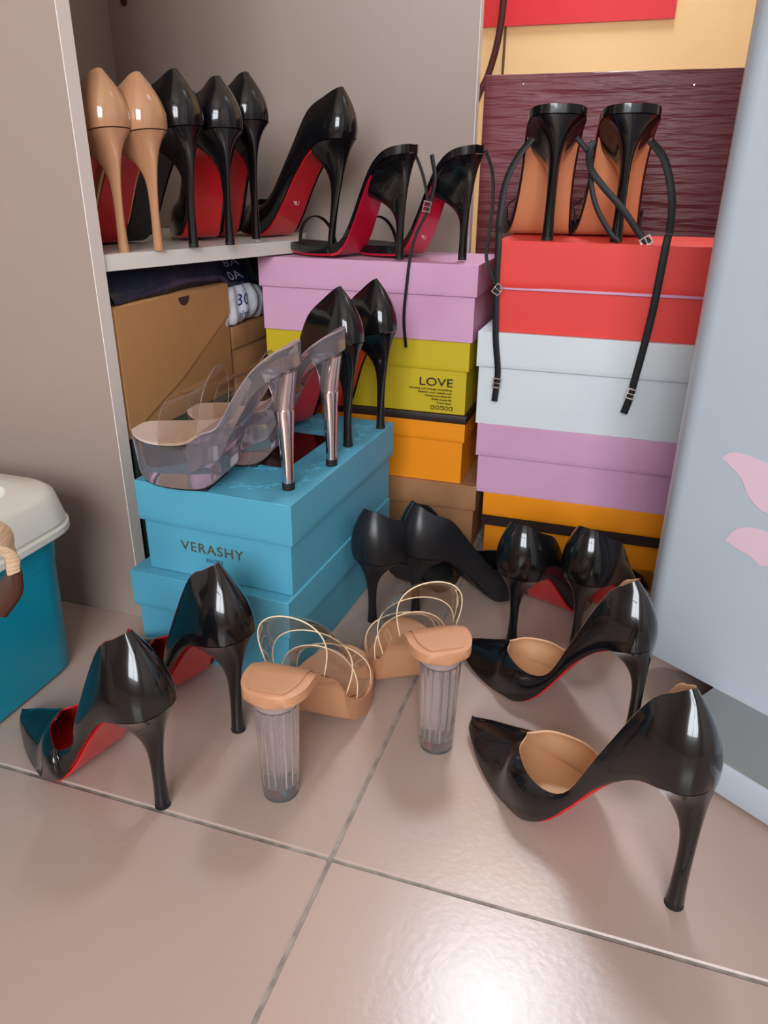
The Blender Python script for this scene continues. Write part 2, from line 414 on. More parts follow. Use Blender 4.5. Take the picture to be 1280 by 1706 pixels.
# blue boxes
def emboss(parent, zz, W, D, seeds, avoid=None):
    for k, (x, y, a, s) in enumerate(seeds):
        bm = bmesh.new()
        def stroke(pts, r=.0008):
            P = cr(pts, len(pts)*4); vs = []
            for i, p in enumerate(P):
                t = P[min(i+1, len(P)-1)]-P[max(i-1, 0)]; t = t/(np.hypot(*t)+1e-9); nx, ny = -t[1]*r, t[0]*r
                vs.append([bm.verts.new((p[0]+nx, p[1]+ny, zz-.0002)), bm.verts.new((p[0], p[1], zz+.0006)), bm.verts.new((p[0]-nx, p[1]-ny, zz-.0002))])
            for u, v in zip(vs, vs[1:]):
                bm.faces.new((u[0], u[1], v[1], v[0])); bm.faces.new((u[1], u[2], v[2], v[1]))
        def R(px, py): return (x+s*(px*math.cos(a)-py*math.sin(a)), y+s*(px*math.sin(a)+py*math.cos(a)))
        stroke([R(-.02, 0), R(-.006, .003), R(.008, -.001), R(.02, .003)])
        for (lx, ly, la) in ((-.012, .002, 1.0), (-.003, .002, -.9), (.006, 0, 1.1), (.014, .001, -.8), (.02, .003, .2)):
            c_, s_ = math.cos(la), math.sin(la)
            def L(u, v): return R(lx+u*c_-v*s_, ly+u*s_+v*c_)
            stroke([L(0, 0), L(.004, .0024), L(.010, 0)]); stroke([L(0, 0), L(.004, -.0024), L(.010, 0)])
        from_bm('embossed_sprig', bm, 'blue', parent, smooth=True, norm=False)
bu, bb, bl = carton('shoe_box', -.455, .588, .1, .177, .283, .1, .043, 'blue', 'upper light blue shoe box printed VERASHY under the clear platforms', rz=math.radians(-2.6), over=.004)
text('brand_print', 'VERASHY', .0152, 'gold', bu, (.083, .0032, .029), R90, spacing=1.14, sx=1.05)
text('brand_print', 'SHOES', .0062, 'gold2', bu, (.085, .0032, .0195), R90, spacing=1.15)
box('lid_window', .05, .128, .088, .2, .0993, .1003, 'window_film', bu)
sd = [(.03, .045, .3, .9), (.075, .035, 2.6, 1), (.118, .028, .5, 1), (.155, .05, 1.3, .9), (.09, .075, .1, 1), (.155, .1, 1.7, .9), (.155, .15, 1.4, 1), (.157, .205, 1.6, 1), (.115, .215, .3, 1), (.06, .215, .5, 1), (.02, .11, 1.6, .9), (.15, .255, .6, 1), (.1, .255, 2.9, 1), (.045, .255, .2, 1), (.02, .18, 1.3, .9)]
emboss(bl, .1, .177, .283, sd)
b2, _b, bl2 = carton('shoe_box', -.468, .578, 0, .188, .287, .0995, .041, 'blue', 'lower light blue shoe box on the floor by the cabinet panel', rz=math.radians(-2.6), over=.004)
emboss(bl2, .0995, .188, .287, [(.02, .004, .1, .35), (.055, .004, .2, .35), (.1, .004, 2.9, .35), (.15, .004, .1, .35)])

# brown mailer carton in the cabinet with its diagonal flap and hand hole
ca = empty('cardboard_carton', (-.506, .656, .2135), math.radians(-1)); tag(ca, 'brown cardboard mailer carton under the cabinet shelf', 'box')
box('carton_body', -.2, 0, 0, .232, 0, .143, 'cardboard', ca, bev=.0025)
bm = bmesh.new()                                   # the lid tuck flap on the face that looks out of the cabinet
vs = [(.0004, .002, .012), (.0004, .002, .1415), (.0004, .23, .1415), (.0004, .23, .105), (.0004, .11, .045), (.0004, .02, .012)]
a_ = [bm.verts.new(v) for v in vs]; b__ = [bm.verts.new((v[0]+.0016, v[1], v[2])) for v in vs]
bm.faces.new(a_[::-1]); bm.faces.new(b__)
for i in range(len(vs)): bm.faces.new((a_[i], a_[(i+1) % len(vs)], b__[(i+1) % len(vs)], b__[i]))
from_bm('tuck_flap', bm, 'cardboard', ca, smooth=False)
P = [(.0026, .128+.011*math.cos(t), .1385-.010*math.sin(t)) for t in np.linspace(0, math.pi, 12)]
bm = bmesh.new(); vv = [bm.verts.new(p) for p in P]; ww = [bm.verts.new((p[0]-.0015, p[1], p[2])) for p in P]
bm.faces.new(vv); [bm.faces.new((vv[i], vv[i+1], ww[i+1], ww[i])) for i in range(len(P)-1)]
from_bm('finger_notch', bm, 'band', ca, smooth=False)
gb = empty('storage_box', (-.508, .665, 0), math.radians(-4)); tag(gb, 'dark green box under the brown mailer carton', 'box')
box('storage_body', -.2, 0, 0, .2, 0, .16, 'greenbox', gb, bev=.002)
box('storage_lid', -.203, .003, -.003, .203, .16, .2125, 'greenbox', gb, bev=.002)
for k, (zz, hh, lb) in enumerate(((.0, .13, 'brown carton behind the blue boxes, lower of two'), (.13, .10, 'brown carton behind the blue boxes, lower middle'), (.23, .068, 'small brown carton under the crumpled white bag'))):
    if k == 1: continue
    if k == 0: hh = .23
    e = empty('small_carton', (-.66, .893, zz), 0); tag(e, lb if k else 'tall brown carton deep in the cabinet behind the blue boxes', 'box')
    box('carton_body', 0, .155, .004, .16, 0, hh-.025, 'brown', e, bev=.002)
    box('carton_lid', -.002, .158, 0, .163, hh-.03, hh, 'brown', e, bev=.002)

# crumpled bags on top of the small carton
def crumple(name, cx, cy, cz, sx, sy, sz, m, parent, seed, amp=.25):
    bm = bmesh.new(); bmesh.ops.create_icosphere(bm, subdivisions=4, radius=1)
    rn = random.Random(seed); dirs = [(Vector((rn.gauss(0, 1), rn.gauss(0, 1), rn.gauss(0, 1))).normalized(), rn.uniform(.55, .95)) for _ in range(26)]
    for v in bm.verts:
        n = v.co.normalized(); r = 1.15
        for d, k in dirs:
            c = n.dot(d)
            if c > .05: r = min(r, k/c)      # cut by random planes: a faceted, crumpled body
        r = max(r, .55)
        v.co = Vector((n.x*r*sx, n.y*r*sy, n.z*r*sz))
    return from_bm(name, bm, m, parent, loc=(cx, cy, cz), angle=28)

# ------------------------------------------------------------------ shoes
class Last:
    """sole curve and outline of one shoe: heel tip at the origin, toe along +x."""
    def __init__(s, L, H, toe='point', wy=1.0, plat=0.0, xb=.0185, hw=1.0, ab=1.0, sh=0.0):
        s.L, s.H, s.wy, s.xb = L, H, wy, xb-sh*1.185
        s.mv = mv = lambda x: x+sh*max(0, (.1-x)/.1)
        k = L/.215
        sc = [(-xb, H+.002), (0, .985*H), (.02, .93*H), (.04, .81*H), (.06, .585*H), (.08, .30*H), (.095, .13*H), (.11, .035*H+.001), (.125, .004), (.15, .003), (.18, .0045), (.215, .0105 if toe == 'point' else .006)]
        if ab != 1: sc = [(x*ab if 0 < x < .14 else x, z) for x, z in sc]
        sc = [((x*k if x > 0 else x), z+plat*max(0, min(1, (x-.02)/.09))**1.0*(1 if x > .02 else 0)*(1-0*z)) for x, z in sc]
        sc = [(mv(x), z) for x, z in sc]
        D = cr(sc, 240); s.sx, s.sz = D[:, 0], D[:, 1]
        if toe == 'point':
            s.out = [(L, 0), (L-.003, .0058), (L-.016, .0135), (L-.04, .0255), (L-.065, .034), (L-.085, .0375), (L-.105, .0372), (.088*k, .0325), (.058*k, .0265), (.028, .0255), (.004, .0255), (-.011, .0195), (-.017, .0105), (-xb, 0)]
        else:
            s.out = [(L, 0), (L-.002, .011), (L-.011, .022), (L-.030, .0325), (L-.052, .0375), (L-.075, .0385), (L-.098, .0360), (.088*k, .0315), (.058*k, .0265), (.028, .0262), (.004, .0258), (-.011, .0198), (-.017, .0108), (-xb, 0)]
        s.out = [(x, y*wy*(hw if x < .06 else 1-(1-hw)*max(0, 1-(x-.06)/.03))) for x, y in s.out]
        s.out = [(mv(x), y) for x, y in s.out]
        O = cr(s.out, 400); s.ox, s.oy = O[::-1, 0], np.maximum(O[::-1, 1], 0)
    def zs(s, x): return float(np.interp(x, s.sx, s.sz))
    def w(s, x): return float(np.interp(x, s.ox, s.oy))
    def slab(s, name, x0, x1, dz0, dz1, inset, m, parent, n=40, across=7, rnd=0.0):
        """a plate that follows the sole between x0 and x1."""
        u = np.linspace(0, 1, n); X = x0+(x1-x0)*(.5-.5*np.cos(math.pi*u))
        V = []
        for dz in (dz1, dz0):
            for x in X:
                w_ = max(s.w(x)-inset, .0004)
                for j in range(across):
                    t = -1+2*j/(across-1)
                    V.append((x, t*w_, s.zs(x)+dz+rnd*t*t*(1 if dz == dz1 else 0)))
        N = n*across
        f = grid_faces(n, across) + [tuple(N+k for k in q)[::-1] for q in grid_faces(n, across)]
        for i in range(n-1):
            for j in (0, across-1):
                a = i*across+j; b = a+across
                f.append((a, b, N+b, N+a) if j else (b, a, N+a, N+b))
        for i in (0, n-1):
            for j in range(across-1):
                a = i*across+j; f.append((a, a+1, N+a+1, N+a))
        bm = bmesh.new(); vs = [bm.verts.new(v) for v in V]
        for q in f: bm.faces.new([vs[k] for k in q])
        return from_bm(name, bm, m, parent, angle=45)
    def heel(s, name, m, parent, rt=.0044, xbr=.036, dz=-.001, n=32, levels=26, zt=.004, eb=2.0, ef=7.0):
        # top ring: the outline behind the breast line
        ring = []
        h = n//2
        ys = []
        for i in range(h+1):
            a = math.pi*i/h                        # 0 = breast centre, pi = back
            ys.append(a)
        top = []
        for i in range(n):
            a = 2*math.pi*i/n
            ca, sa = math.cos(a), math.sin(a)
            mid = .006
            if ca >= 0:
                x = mid+(xbr-mid)*ca**.8 if ca > 0 else mid
                lim = s.w(min(x, xbr))-.0006
                y = math.copysign(min(abs(sa)**.55*s.w(mid), lim), sa)
            else:
                x = mid+(mid+s.xb-.0006)*ca; y = math.copysign(max(s.w(x)-.0006, 0), sa)
            top.append((x, y, s.zs(x)+dz, ca))
        V = []
        for k in range(levels+1):
            u = k/levels; u = 1-(1-u)**1.5
            for i, (x, y, z, ca) in enumerate(top):
                a = 2*math.pi*i/n
                e = ef+(eb-ef)*(.5-.5*ca)
                g = u**e
                gy = u**7.0
                r = rt*(1+.25*(1-u)**6)
                tx, ty = r*math.cos(a), r*math.sin(a)
                V.append((tx+(x-tx)*g, ty+(y-ty)*gy, zt+(z-zt)*u))
        f = grid_faces(levels+1, n, True) + [tuple(range(n-1, -1, -1)), tuple(levels*n+i for i in range(n))]
        bm = bmesh.new(); vs = [bm.verts.new(v) for v in V]
        for q in f: bm.faces.new([vs[k] for k in q])
        o = from_bm(name, bm, m, parent, angle=60)
        return o
    def cap(s, name, m, parent, r=.0056, zt=.0041):
        bm = bmesh.new(); bmesh.ops.create_cone(bm, cap_ends=True, segments=18, radius1=r, radius2=r*.97, depth=zt)
        bmesh.ops.translate(bm, verts=bm.verts, vec=(0, 0, zt/2))
        return from_bm(name, bm, m, parent, angle=40)

def pump(name, L, H, upper, sole, lining, insole=None, wy=1.0, cut=.066, rise=.066, rt=.0044, cap='rubber', seam=None, heel_m=None, arch=.0, mark=False, S=56, NV=11, lean=1.0, hw=.88, sh=0.0, dorsay=False):
    root = empty(name)
    la = Last(L, H, 'point', wy, hw=hw, sh=sh)
    zs = lambda x: la.zs(la.mv(x))
    k = L/.215
    B = [(x, y, la.zs(x)) for x, y in la.out]
    T = [(L-.0015, 0, zs(L)+.008), (L-.010, 0, .0195), (L-.024, 0, .0275), (L-cut+.021, 0, .0365), (L-cut, 0, .0455), (L-cut-.010, .0185, .0450), (L-cut-.032, .0312, .0435),
         (.092*k, .0305, zs(.092*k)+.040-arch*.6)]
    Ta = [(.066*k, .0245, zs(.066*k)+.046-arch), (.046, .0185, zs(.046)+.058-arch*.5), (.0260, .0095, H+rise-.013), (.0145, .0052, H+rise-.0035), (.0098, .0026, H+rise-.0006), (.0085, 0, H+rise)]
    Tb = [(.060*k, .0262, zs(.060*k)+.041-arch), (.030, .0245, zs(.030)+.050), (.008, .0205, H+rise-.012), (-.0045, .0130, H+rise-.003), (-.0085, .0060, H+rise-.0004), (-.0095, 0, H+rise)]
    if dorsay:     # heel cup drops steeply to a low waist
        T[7] = (.096*k, .0315, zs(.096*k)+.029)
        Ta = [(.078*k, .0285, zs(.078*k)+.018), (.0585, .0262, zs(.0585)+.032), (.0330, .0150, H+rise-.019), (.0175, .0075, H+rise-.0055), (.0105, .0034, H+rise-.0009), (.0085, 0, H+rise)]
    T += [tuple(p*lean+q*(1-lean) for p, q in zip(A_, B_)) for A_, B_ in zip(Ta, Tb)]
    T = [(la.mv(x), y, z) for x, y, z in T]
    T = [(x, y*wy*(1-(1-hw)*max(0, min(1, (.09-x)/.03))), z) for x, y, z in T]
    bo = [.001, .001, .001, .002, .004, .006, .0065, .0035, .0022, .0030, .0050, .0070, .0078, .008]
    bu_ = [.003, .006, .0085, .0115, .0135, .0115, .006, .001, 0, 0, 0, 0, 0, 0]
    rows = cr([b+t+(p, q) for b, t, p, q in zip(B, T, bo, bu_)], S)
    rows[:, 1] = np.maximum(rows[:, 1], 0); rows[:, 4] = np.maximum(rows[:, 4], 0)
    rows[0, 1] = rows[0, 4] = rows[-1, 1] = rows[-1, 4] = 0
    # everything ahead of the throat lies on the ridge
    nth = int(round(4/(len(B)-1)*(S-1)))
    rows[:nth+1, 4] = 0
    def surf(off):
        half = []
        for i in range(S):
            b = rows[i, 0:3].copy(); t = rows[i, 3:6].copy()
            a = rows[max(i-1, 0), 0:2]; c = rows[min(i+1, S-1), 0:2]
            tg = c-a; nrm = np.array([tg[1], -tg[0]]); nrm = nrm/(np.hypot(*nrm)+1e-9)
            if i == 0: nrm = np.array([1., 0])
            if i == S-1: nrm = np.array([-1., 0])
            if nrm[1] < 0: nrm = -nrm
            cpt = .5*(b+t); cpt[:2] += nrm*rows[i, 6]*2; cpt[2] += rows[i, 7]
            line = []
            for j in range(NV):
                v = j/(NV-1)
                line.append((1-v)**2*b+2*v*(1-v)*cpt+v*v*t)
            half.append(line)
        return np.array(half)
    Sf = surf(0)
    def build(Sf):
        bm = bmesh.new()
        V = [bm.verts.new(p) for i in range(S) for p in Sf[i]]
        Mv = [bm.verts.new((p[0], -p[1], p[2])) for i in range(S) for p in Sf[i]]
        for q in grid_faces(S, NV):
            bm.faces.new([V[k] for k in q]); bm.faces.new([Mv[k] for k in q[::-1]])
        bmesh.ops.remove_doubles(bm, verts=bm.verts, dist=2e-5)
        bmesh.ops.recalc_face_normals(bm, faces=bm.faces)
        c = max(bm.faces, key=lambda q: -q.calc_center_median().x)   # rearmost face must look backwards
        if c.normal.x > 0: bmesh.ops.reverse_faces(bm, faces=bm.faces)
        return bm
    bm = build(Sf)
    from_bm('upper', bm, upper, root, norm=False)
    # lining: offset inwards, with the cut edge of the topline
    bm = build(Sf)
    bm.normal_update()
    bnd = [e for e in bm.edges if e.is_boundary]
    outer = {v.index: v.co.copy() for v in bm.verts}
    bm.verts.index_update()
    co = [v.co.copy() for v in bm.verts]; no = [v.normal.copy() for v in bm.verts]
    topedges = [e for e in bnd if min(v.co.z - zs(v.co.x) for v in e.verts) > .006]
    pairs = [tuple(v for v in e.verts) for e in topedges]
    src = {}
    for v in bm.verts: v.co = co[v.index] - no[v.index]*.0013
    for (a, b) in pairs:
        for v in (a, b):
            if v not in src: src[v] = bm.verts.new(co[v.index] + Vector((0, 0, .0003)))
        bm.faces.new((a, b, src[b], src[a]))
    bm.verts.index_update()
    from_bm('lining', bm, lining, root, norm=False)
    la.slab('insole', -la.xb+.004, L-.03, .0012, .0032, .0022, insole or lining, root)
    la.slab('outsole', .028, L-.008, -.003, .0002, .0052, sole, root)
    la.heel('heel', heel_m or upper, root, rt=rt)
    la.cap('heel_tip', cap, root, r=rt*1.28)
    if seam:
        P = [(p[0]-.0004, 0, p[2]) for p in Sf[S-1][1:]]
        tube('back_seam', P, .0007, seam, root, n=6)
    if mark: sole_mark(root, la, mark)
    return root
def sole_mark(root, la, txt):
    x = .072*la.L/.215; dx = .004
    sl = math.atan2(la.zs(x+dx)-la.zs(x-dx), 2*dx)
    h = empty('size_stamp', (x, 0, la.zs(x)-.0036)); h.parent = root; h.rotation_euler = (math.pi, sl, 0)
    bm = bmesh.new()
    vs = []
    for i in range(28):
        a = 2*math.pi*i/28
        vs.append([bm.verts.new((r*math.cos(a), r*math.sin(a), .0002)) for r in (.0047, .0052)])
    for i in range(28): bm.faces.new((vs[i][0], vs[i][1], vs[(i+1) % 28][1], vs[(i+1) % 28][0]))
    from_bm('size_ring', bm, 'white_mark', h, smooth=False)
    text('size_number', txt, .006, 'white_mark', h, (0, -.002, .0002), (0, 0, math.pi/2), depth=.0001)

def place(o, x, y, z, ang, label, group, cat='shoe', rx=0, ry=0, sc=1.0):
    o.location = (x, y, z); o.rotation_euler = (math.radians(rx), math.radians(ry), math.radians(ang)); o.scale = (sc,)*3
    tag(o, label, cat, group); return o

# pumps with beige lining, right of the floor
A = pump('pump_shoe', .214, .108, 'patent_plain', 'red', 'tan_lining', rt=.0052, rise=.064, arch=.004, sh=.010, dorsay=True)
place(A, 0.088, 0.427, 0, 143, 'glossy black pump with beige lining nearest the viewer', 'black pumps with beige lining', sc=1.05)
place(copy_tree(A), .053, .602, 0, 154.6, 'glossy black pump with beige lining in front of the white appliance', 'black pumps with beige lining', sc=.95)
# pumps with red lining, left
A = pump('pump_shoe', .188, .104, 'patent_plain', 'red', 'red_lining', rt=.0052, rise=.064, dorsay=True, hw=1.0)
place(A, -0.317, 0.39, 0, 166, 'glossy black pump with red lining beside the teal bin', 'black pumps with red lining')
place(copy_tree(A), -0.302, 0.494, 0, 158, 'glossy black pump with red lining in front of the lower blue box', 'black pumps with red lining', sc=1.04)
# matte leather pumps
A = pump('pump_shoe', .205, .084, 'leather', 'black_lining', 'black_lining', rise=.062, seam='leather', rt=.0045, lean=.15, hw=1.0)
place(A, -.243, .716, 0, 72, 'matte black leather pump touching the right side of the blue boxes', 'matte black leather pumps')
place(copy_tree(A), -.200, .752, 0, 47, 'matte black leather pump in front of the worn brown box', 'matte black leather pumps')
# glossy pair before the orange box
A = pump('pump_shoe', .200, .088, 'patent_plain', 'red', 'black_lining', rise=.062, seam='patent_plain', rt=.0048, lean=.1, hw=1.0)
place(A, -.079, .728, 0, 68, 'glossy black pump with a stitched back seam, left one before the orange box', 'glossy black pumps before the orange box')
place(copy_tree(A), -.010, .740, 0, 66, 'glossy black pump with a stitched back seam, partly hidden by a beige-lined pump', 'glossy black pumps before the orange box')
# shelf row
N = pump('pump_shoe', .205, .114, 'nude_patent', 'red', 'tan_lining', wy=.78, rise=.052, hw=1.2, lean=.65, cap='nude_patent')
place(N, -0.51, 0.694, .408, 158, 'nude patent stiletto on the shelf beside the white panel edge', 'nude patent stilettos on the shelf')
place(copy_tree(N), -0.49, 0.727, .408, 160, 'nude patent stiletto on the shelf next to the black ones', 'nude patent stilettos on the shelf')
K0 = pump('pump_shoe', .205, .120, 'patent', 'black_lining', 'black_lining', wy=.78, rise=.054, hw=1.3, lean=.65)
K = pump('pump_shoe', .205, .120, 'patent', 'red', 'black_lining', wy=.78, rise=.052, hw=1.26, lean=.65)
place(K0, -0.477, 0.776, .408, 166, 'black patent stiletto on the shelf right beside the nude pair', 'black patent stilettos on the shelf')
place(K, -0.457, 0.823, .408, 140, 'black patent stiletto on the shelf, second black one from the nude pair', 'black patent stilettos on the shelf')
K3 = pump('pump_shoe', .205, .136, 'patent', 'red', 'black_lining', wy=.78, rise=.052, cap='clearcap', hw=1.26, lean=.65)
place(K3, -0.464, 0.904, 0.405, 145, 'black patent stiletto with a clear heel tip on the shelf', 'black patent stilettos on the shelf')
K4 = pump('pump_shoe', .205, .140, 'patent', 'red', 'black_lining', wy=.93, rise=.056, mark='36', hw=1.05, lean=.65)
place(K4, -0.396, 0.985, .388, 160, 'black patent stiletto with a stamped red sole at the shelf end', 'black patent stilettos on the shelf', ry=-8)
# two behind the clear platforms
K5 = pump('pump_shoe', .200, .118, 'patent_plain', 'red', 'black_lining', wy=.9, rise=.058)
place(K5, -0.288, 0.759, .2, 155, 'black patent stiletto on the blue box right behind the clear platforms', 'black stilettos on the blue box')
place(copy_tree(K5), -0.274, 0.836, .2, 150, 'black patent stiletto at the far corner of the blue box', 'black stilettos on the blue box')

# strappy sandals
def sandal(name, L, H, sole, wy=1.0, rt=.0044):
    root = empty(name); la = Last(L, H, 'round', wy, ab=.86)
    la.slab('footbed', -.0180, L-.0004, 0, .0085, 0, 'patent_plain', root, rnd=.0006)
    la.slab('insole', -.015, L-.006, .0086, .0094, .0035, 'strap', root)
    la.slab('outsole', .028, L-.004, -.003, .0002, .0026, sole, root)
    la.heel('heel', 'patent_plain', root, rt=rt, xbr=.042, ef=6.0)
    la.cap('heel_tip', 'rubber', root, r=rt*1.25)
    return root, la
def loop_strap(root, la, x0, x1, hgt, lean, name='toe_strap', wd=.005, tilt=0.0):
    P = []
    for i in range(15):
        a = math.pi*i/14
        xx = x0+(x1-x0)*i/14
        ww = la.w(xx)-.001
        P.append((xx+lean*math.sin(a), -math.cos(a)*ww*(1+.10*math.sin(a)), la.zs(xx)+.003+hgt*math.sin(a)))
    return ribbon(name, P, wd, .0016, 'strap', root, side=(1, 0, -.2))
def buckle(parent, loc, rot, s=1.0):
    P = [(-.005, -.0065, 0), (.005, -.0065, 0), (.005, .0065, 0), (-.005, .0065, 0)]
    bm = bmesh.new()
    o = []; 
    for (k, zz) in ((1.0, -.0007), (1.0, .0007), (.76, .0007), (.76, -.0007)):
        o.append([bm.verts.new((x*k*s, y*k*s, zz)) for x, y, z in P])
    for a, b in zip(o, o[1:]+o[:1]):
        for i in range(4): bm.faces.new((a[i], a[(i+1) % 4], b[(i+1) % 4], b[i]))
    q = from_bm('buckle', bm, 'metal', parent, smooth=False, loc=loc, rot=rot)
    bm = bm_box(-.0055*s, .005*s, -.0005, .0005, -.0003, .0012)
    from_bm('buckle_pin', bm, 'metal', q, smooth=False)
    return q
def local(root, pts):
    m = root.matrix_basis.inverted()
    return [tuple(m @ Vector(p)) for p in pts]

S1, la = sandal('strappy_sandal', .18, .119, 'red_deep', .92)
loop_strap(S1, la, .128, .134, .040, .006)
place(S1, -0.286, 0.943, .388, 163, 'black strappy sandal with crimson sole on the pink box, nearer the shelf', 'crimson soled sandals on the pink box')
S2, la = sandal('strappy_sandal', .18, .119, 'red_deep', .92)
loop_strap(S2, la, .128, .134, .040, .006)
sole_mark(S2, la, '36')
place(S2, -0.211, 0.968, .388, 160, 'black strappy sandal with crimson stamped sole on the pink box corner', 'crimson soled sandals on the pink box')
bpy.context.view_layer.update()

T1, la3 = sandal('strappy_sandal', .2, .132, 'tan_sole', 1.25, .0056)
place(T1, -.107, .963, .415, 104, 'black strappy sandal with tan sole on the red box, farther from the appliance', 'tan soled sandals on the red box')
T2, _x = sandal('strappy_sandal', .2, .132, 'tan_sole', 1.25, .0056)
place(T2, -.028, .975, .415, 101, 'black strappy sandal with tan sole on the red box, closer to the appliance', 'tan soled sandals on the red box')
for t_ in (T1, T2):
    # wide black side wings at the ball and their thin toe straps
    for sg in (-1, 1):
        P = [(x, sg*(la3.w(x)+.0012), la3.zs(x)+.012) for x in np.linspace(.085, .165, 9)]
        ribbon('side_wing', P, .030, .0014, 'patent_plain', t_, side=(0, 0, 1))
    loop_strap(t_, la3, .125, .130, .045, .004, wd=.006)

# ------------------------------------------------------------------ clear platform mules on the blue box
def platform(name):
    root = empty(name)
    L, H = .186, .128; PL = .046
    la = Last(L, H, 'round', 1.02)
    # clear shank + footbed: thick curved slab above the platform
    k = L/.215
    xs = np.linspace(-.0180, L-.0004, 46)
    def top(x):    # upper face of the clear body
        pts = [(-.019, H+.016), (0, H+.010), (.03, H-.012), (.055, H-.043), (.075, H-.067), (.09, PL+.016), (.105, PL+.006), (.13, PL+.002), (.19, PL+.004)]
        D = np.array(pts); return float(np.interp(x, D[:, 0], D[:, 1]))
    tp = cr([(-.019, H+.016), (0, H+.009), (.025, H-.008), (.048, H-.034), (.068, H-.062), (.085, PL+.014), (.103, PL+.005), (.13, PL+.002), (.16, PL+.002), (.19, PL+.005)], 120)
    ztop = lambda x: float(np.interp(x, tp[:, 0], tp[:, 1]))
    # shank (under heel to platform)
    def slab2(nm, X, zt, zb, inset, m, across=7, ins_b=None):
        V = []
        for w_, zf in ((0, zt), (1, zb)):
            for x in X:
                ww = max(la.w(x)-inset-(ins_b(x) if (ins_b and w_) else 0), .0006)
                for j in range(across):
                    t = -1+2*j/(across-1); V.append((x, t*ww, zf(x)))
        n = len(X); N = n*across
        f = grid_faces(n, across)+[tuple(N+q for q in qq)[::-1] for qq in grid_faces(n, across)]
        for i in range(n-1):
            for j in (0, across-1):
                a = i*across+j; b = a+across; f.append((a, b, N+b, N+a))
        for i in (0, n-1):
            for j in range(across-1):
                a = i*across+j; f.append((a, a+1, N+a+1, N+a))
        bm = bmesh.new(); vs = [bm.verts.new(v) for v in V]
        for q in f: bm.faces.new([vs[p] for p in q])
        return from_bm(nm, bm, m, root, angle=45)
    def cosx(a, b, n): return a+(b-a)*(.5-.5*np.cos(math.pi*np.linspace(0, 1, n)))
    slab2('clear_shank', cosx(-.0183, .100, 40), lambda x: ztop(x), lambda x: ztop(x)-.020-.010*max(0, min(1, (x-.02)/.05)), 0, 'acrylic_smoke')
    # platform: deep toe block with a rounded underside
    def zb(x):
        u = (x-.068)/(L-.068); e = abs(2*u-1)**5
        return .0035+.016*e
    slab2('platform_block', cosx(.068, L-.0006, 34), lambda x: min(ztop(x), PL+.004)-.0006, zb, 0, 'acrylic_smoke', ins_b=lambda x: .006)
    slab2('outsole', cosx(.088, L-.014, 24), lambda x: .0034, lambda x: .0, .011, 'rubber')
    slab2('insole', cosx(.088, L-.003, 30), lambda x: ztop(x)+.0028, lambda x: ztop(x)+.0002, .001, 'insole_frost')
    slab2('heel_pad', cosx(-.0178, .088, 30), lambda x: ztop(x)+.0020, lambda x: ztop(x)+.0002, .0015, 'pad')
    # clear heel collar and chrome heel
    def conelike(nm, prof, m, n=24):
        V = []
        for (z, rx, ry, cx) in prof:
            for i in range(n):
                a = 2*math.pi*i/n; V.append((cx+rx*math.cos(a), ry*math.sin(a), z))
        f = grid_faces(len(prof), n, True)+[tuple(range(n-1, -1, -1)), tuple((len(prof)-1)*n+i for i in range(n))]
        bm = bmesh.new(); vs = [bm.verts.new(v) for v in V]
        for q in f: bm.faces.new([vs[p] for p in q])
        return from_bm(nm, bm, m, root, angle=50)
    conelike('heel_collar', [(.080, .0108, .0108, .001), (.095, .0125, .0128, .001), (.108, .0150, .0165, .002), (.118, .018, .020, .003)], 'acrylic')
    conelike('heel_rod', [(.0802, .0075, .0075, .001), (.119, .0085, .0085, -.003)], 'chrome', 16)
    conelike('chrome_heel', [(.007, .0066, .0066, 0), (.02, .0066, .0066, 0), (.05, .0085, .0085, .0004), (.0795, .0112, .0112, .001), (.081, .0112, .0112, .001)], 'chrome')
    la.cap('heel_tip', 'rubber', root, r=.0074, zt=.0072)
    # wide clear vamp band
    V = []; nx, na = 8, 25
    for i in range(nx):
        u = i/(nx-1); x = .088+.046*u
        hh = .064-.020*u
        for j in range(na):
            a = math.pi*j/(na-1); ww = la.w(x)
            V.append((x-.012*math.sin(a)*(1-u), -math.cos(a)*ww*(1+.04*math.sin(a)), ztop(x)-.004+hh*math.sin(a)**.8))
    bm = bmesh.new(); vs = [bm.verts.new(v) for v in V]
    for q in grid_faces(nx, na): bm.faces.new([vs[p] for p in q])
    vb = from_bm('clear_vamp_band', bm, 'vinyl', root)
    for i in (0, nx-1): tube('band_edge', V[i*na:(i+1)*na], .0004, 'clearcap', vb, n=6, samples=50)
    return root
PF = platform('platform_mule')
place(PF, -0.298, 0.619, .2, -174, 'clear platform mule with chrome heel nearest the front of the blue box', 'clear platform mules')
place(copy_tree(PF), -0.283, 0.696, .2, -174, 'clear platform mule with chrome heel, farther one on the blue box', 'clear platform mules')

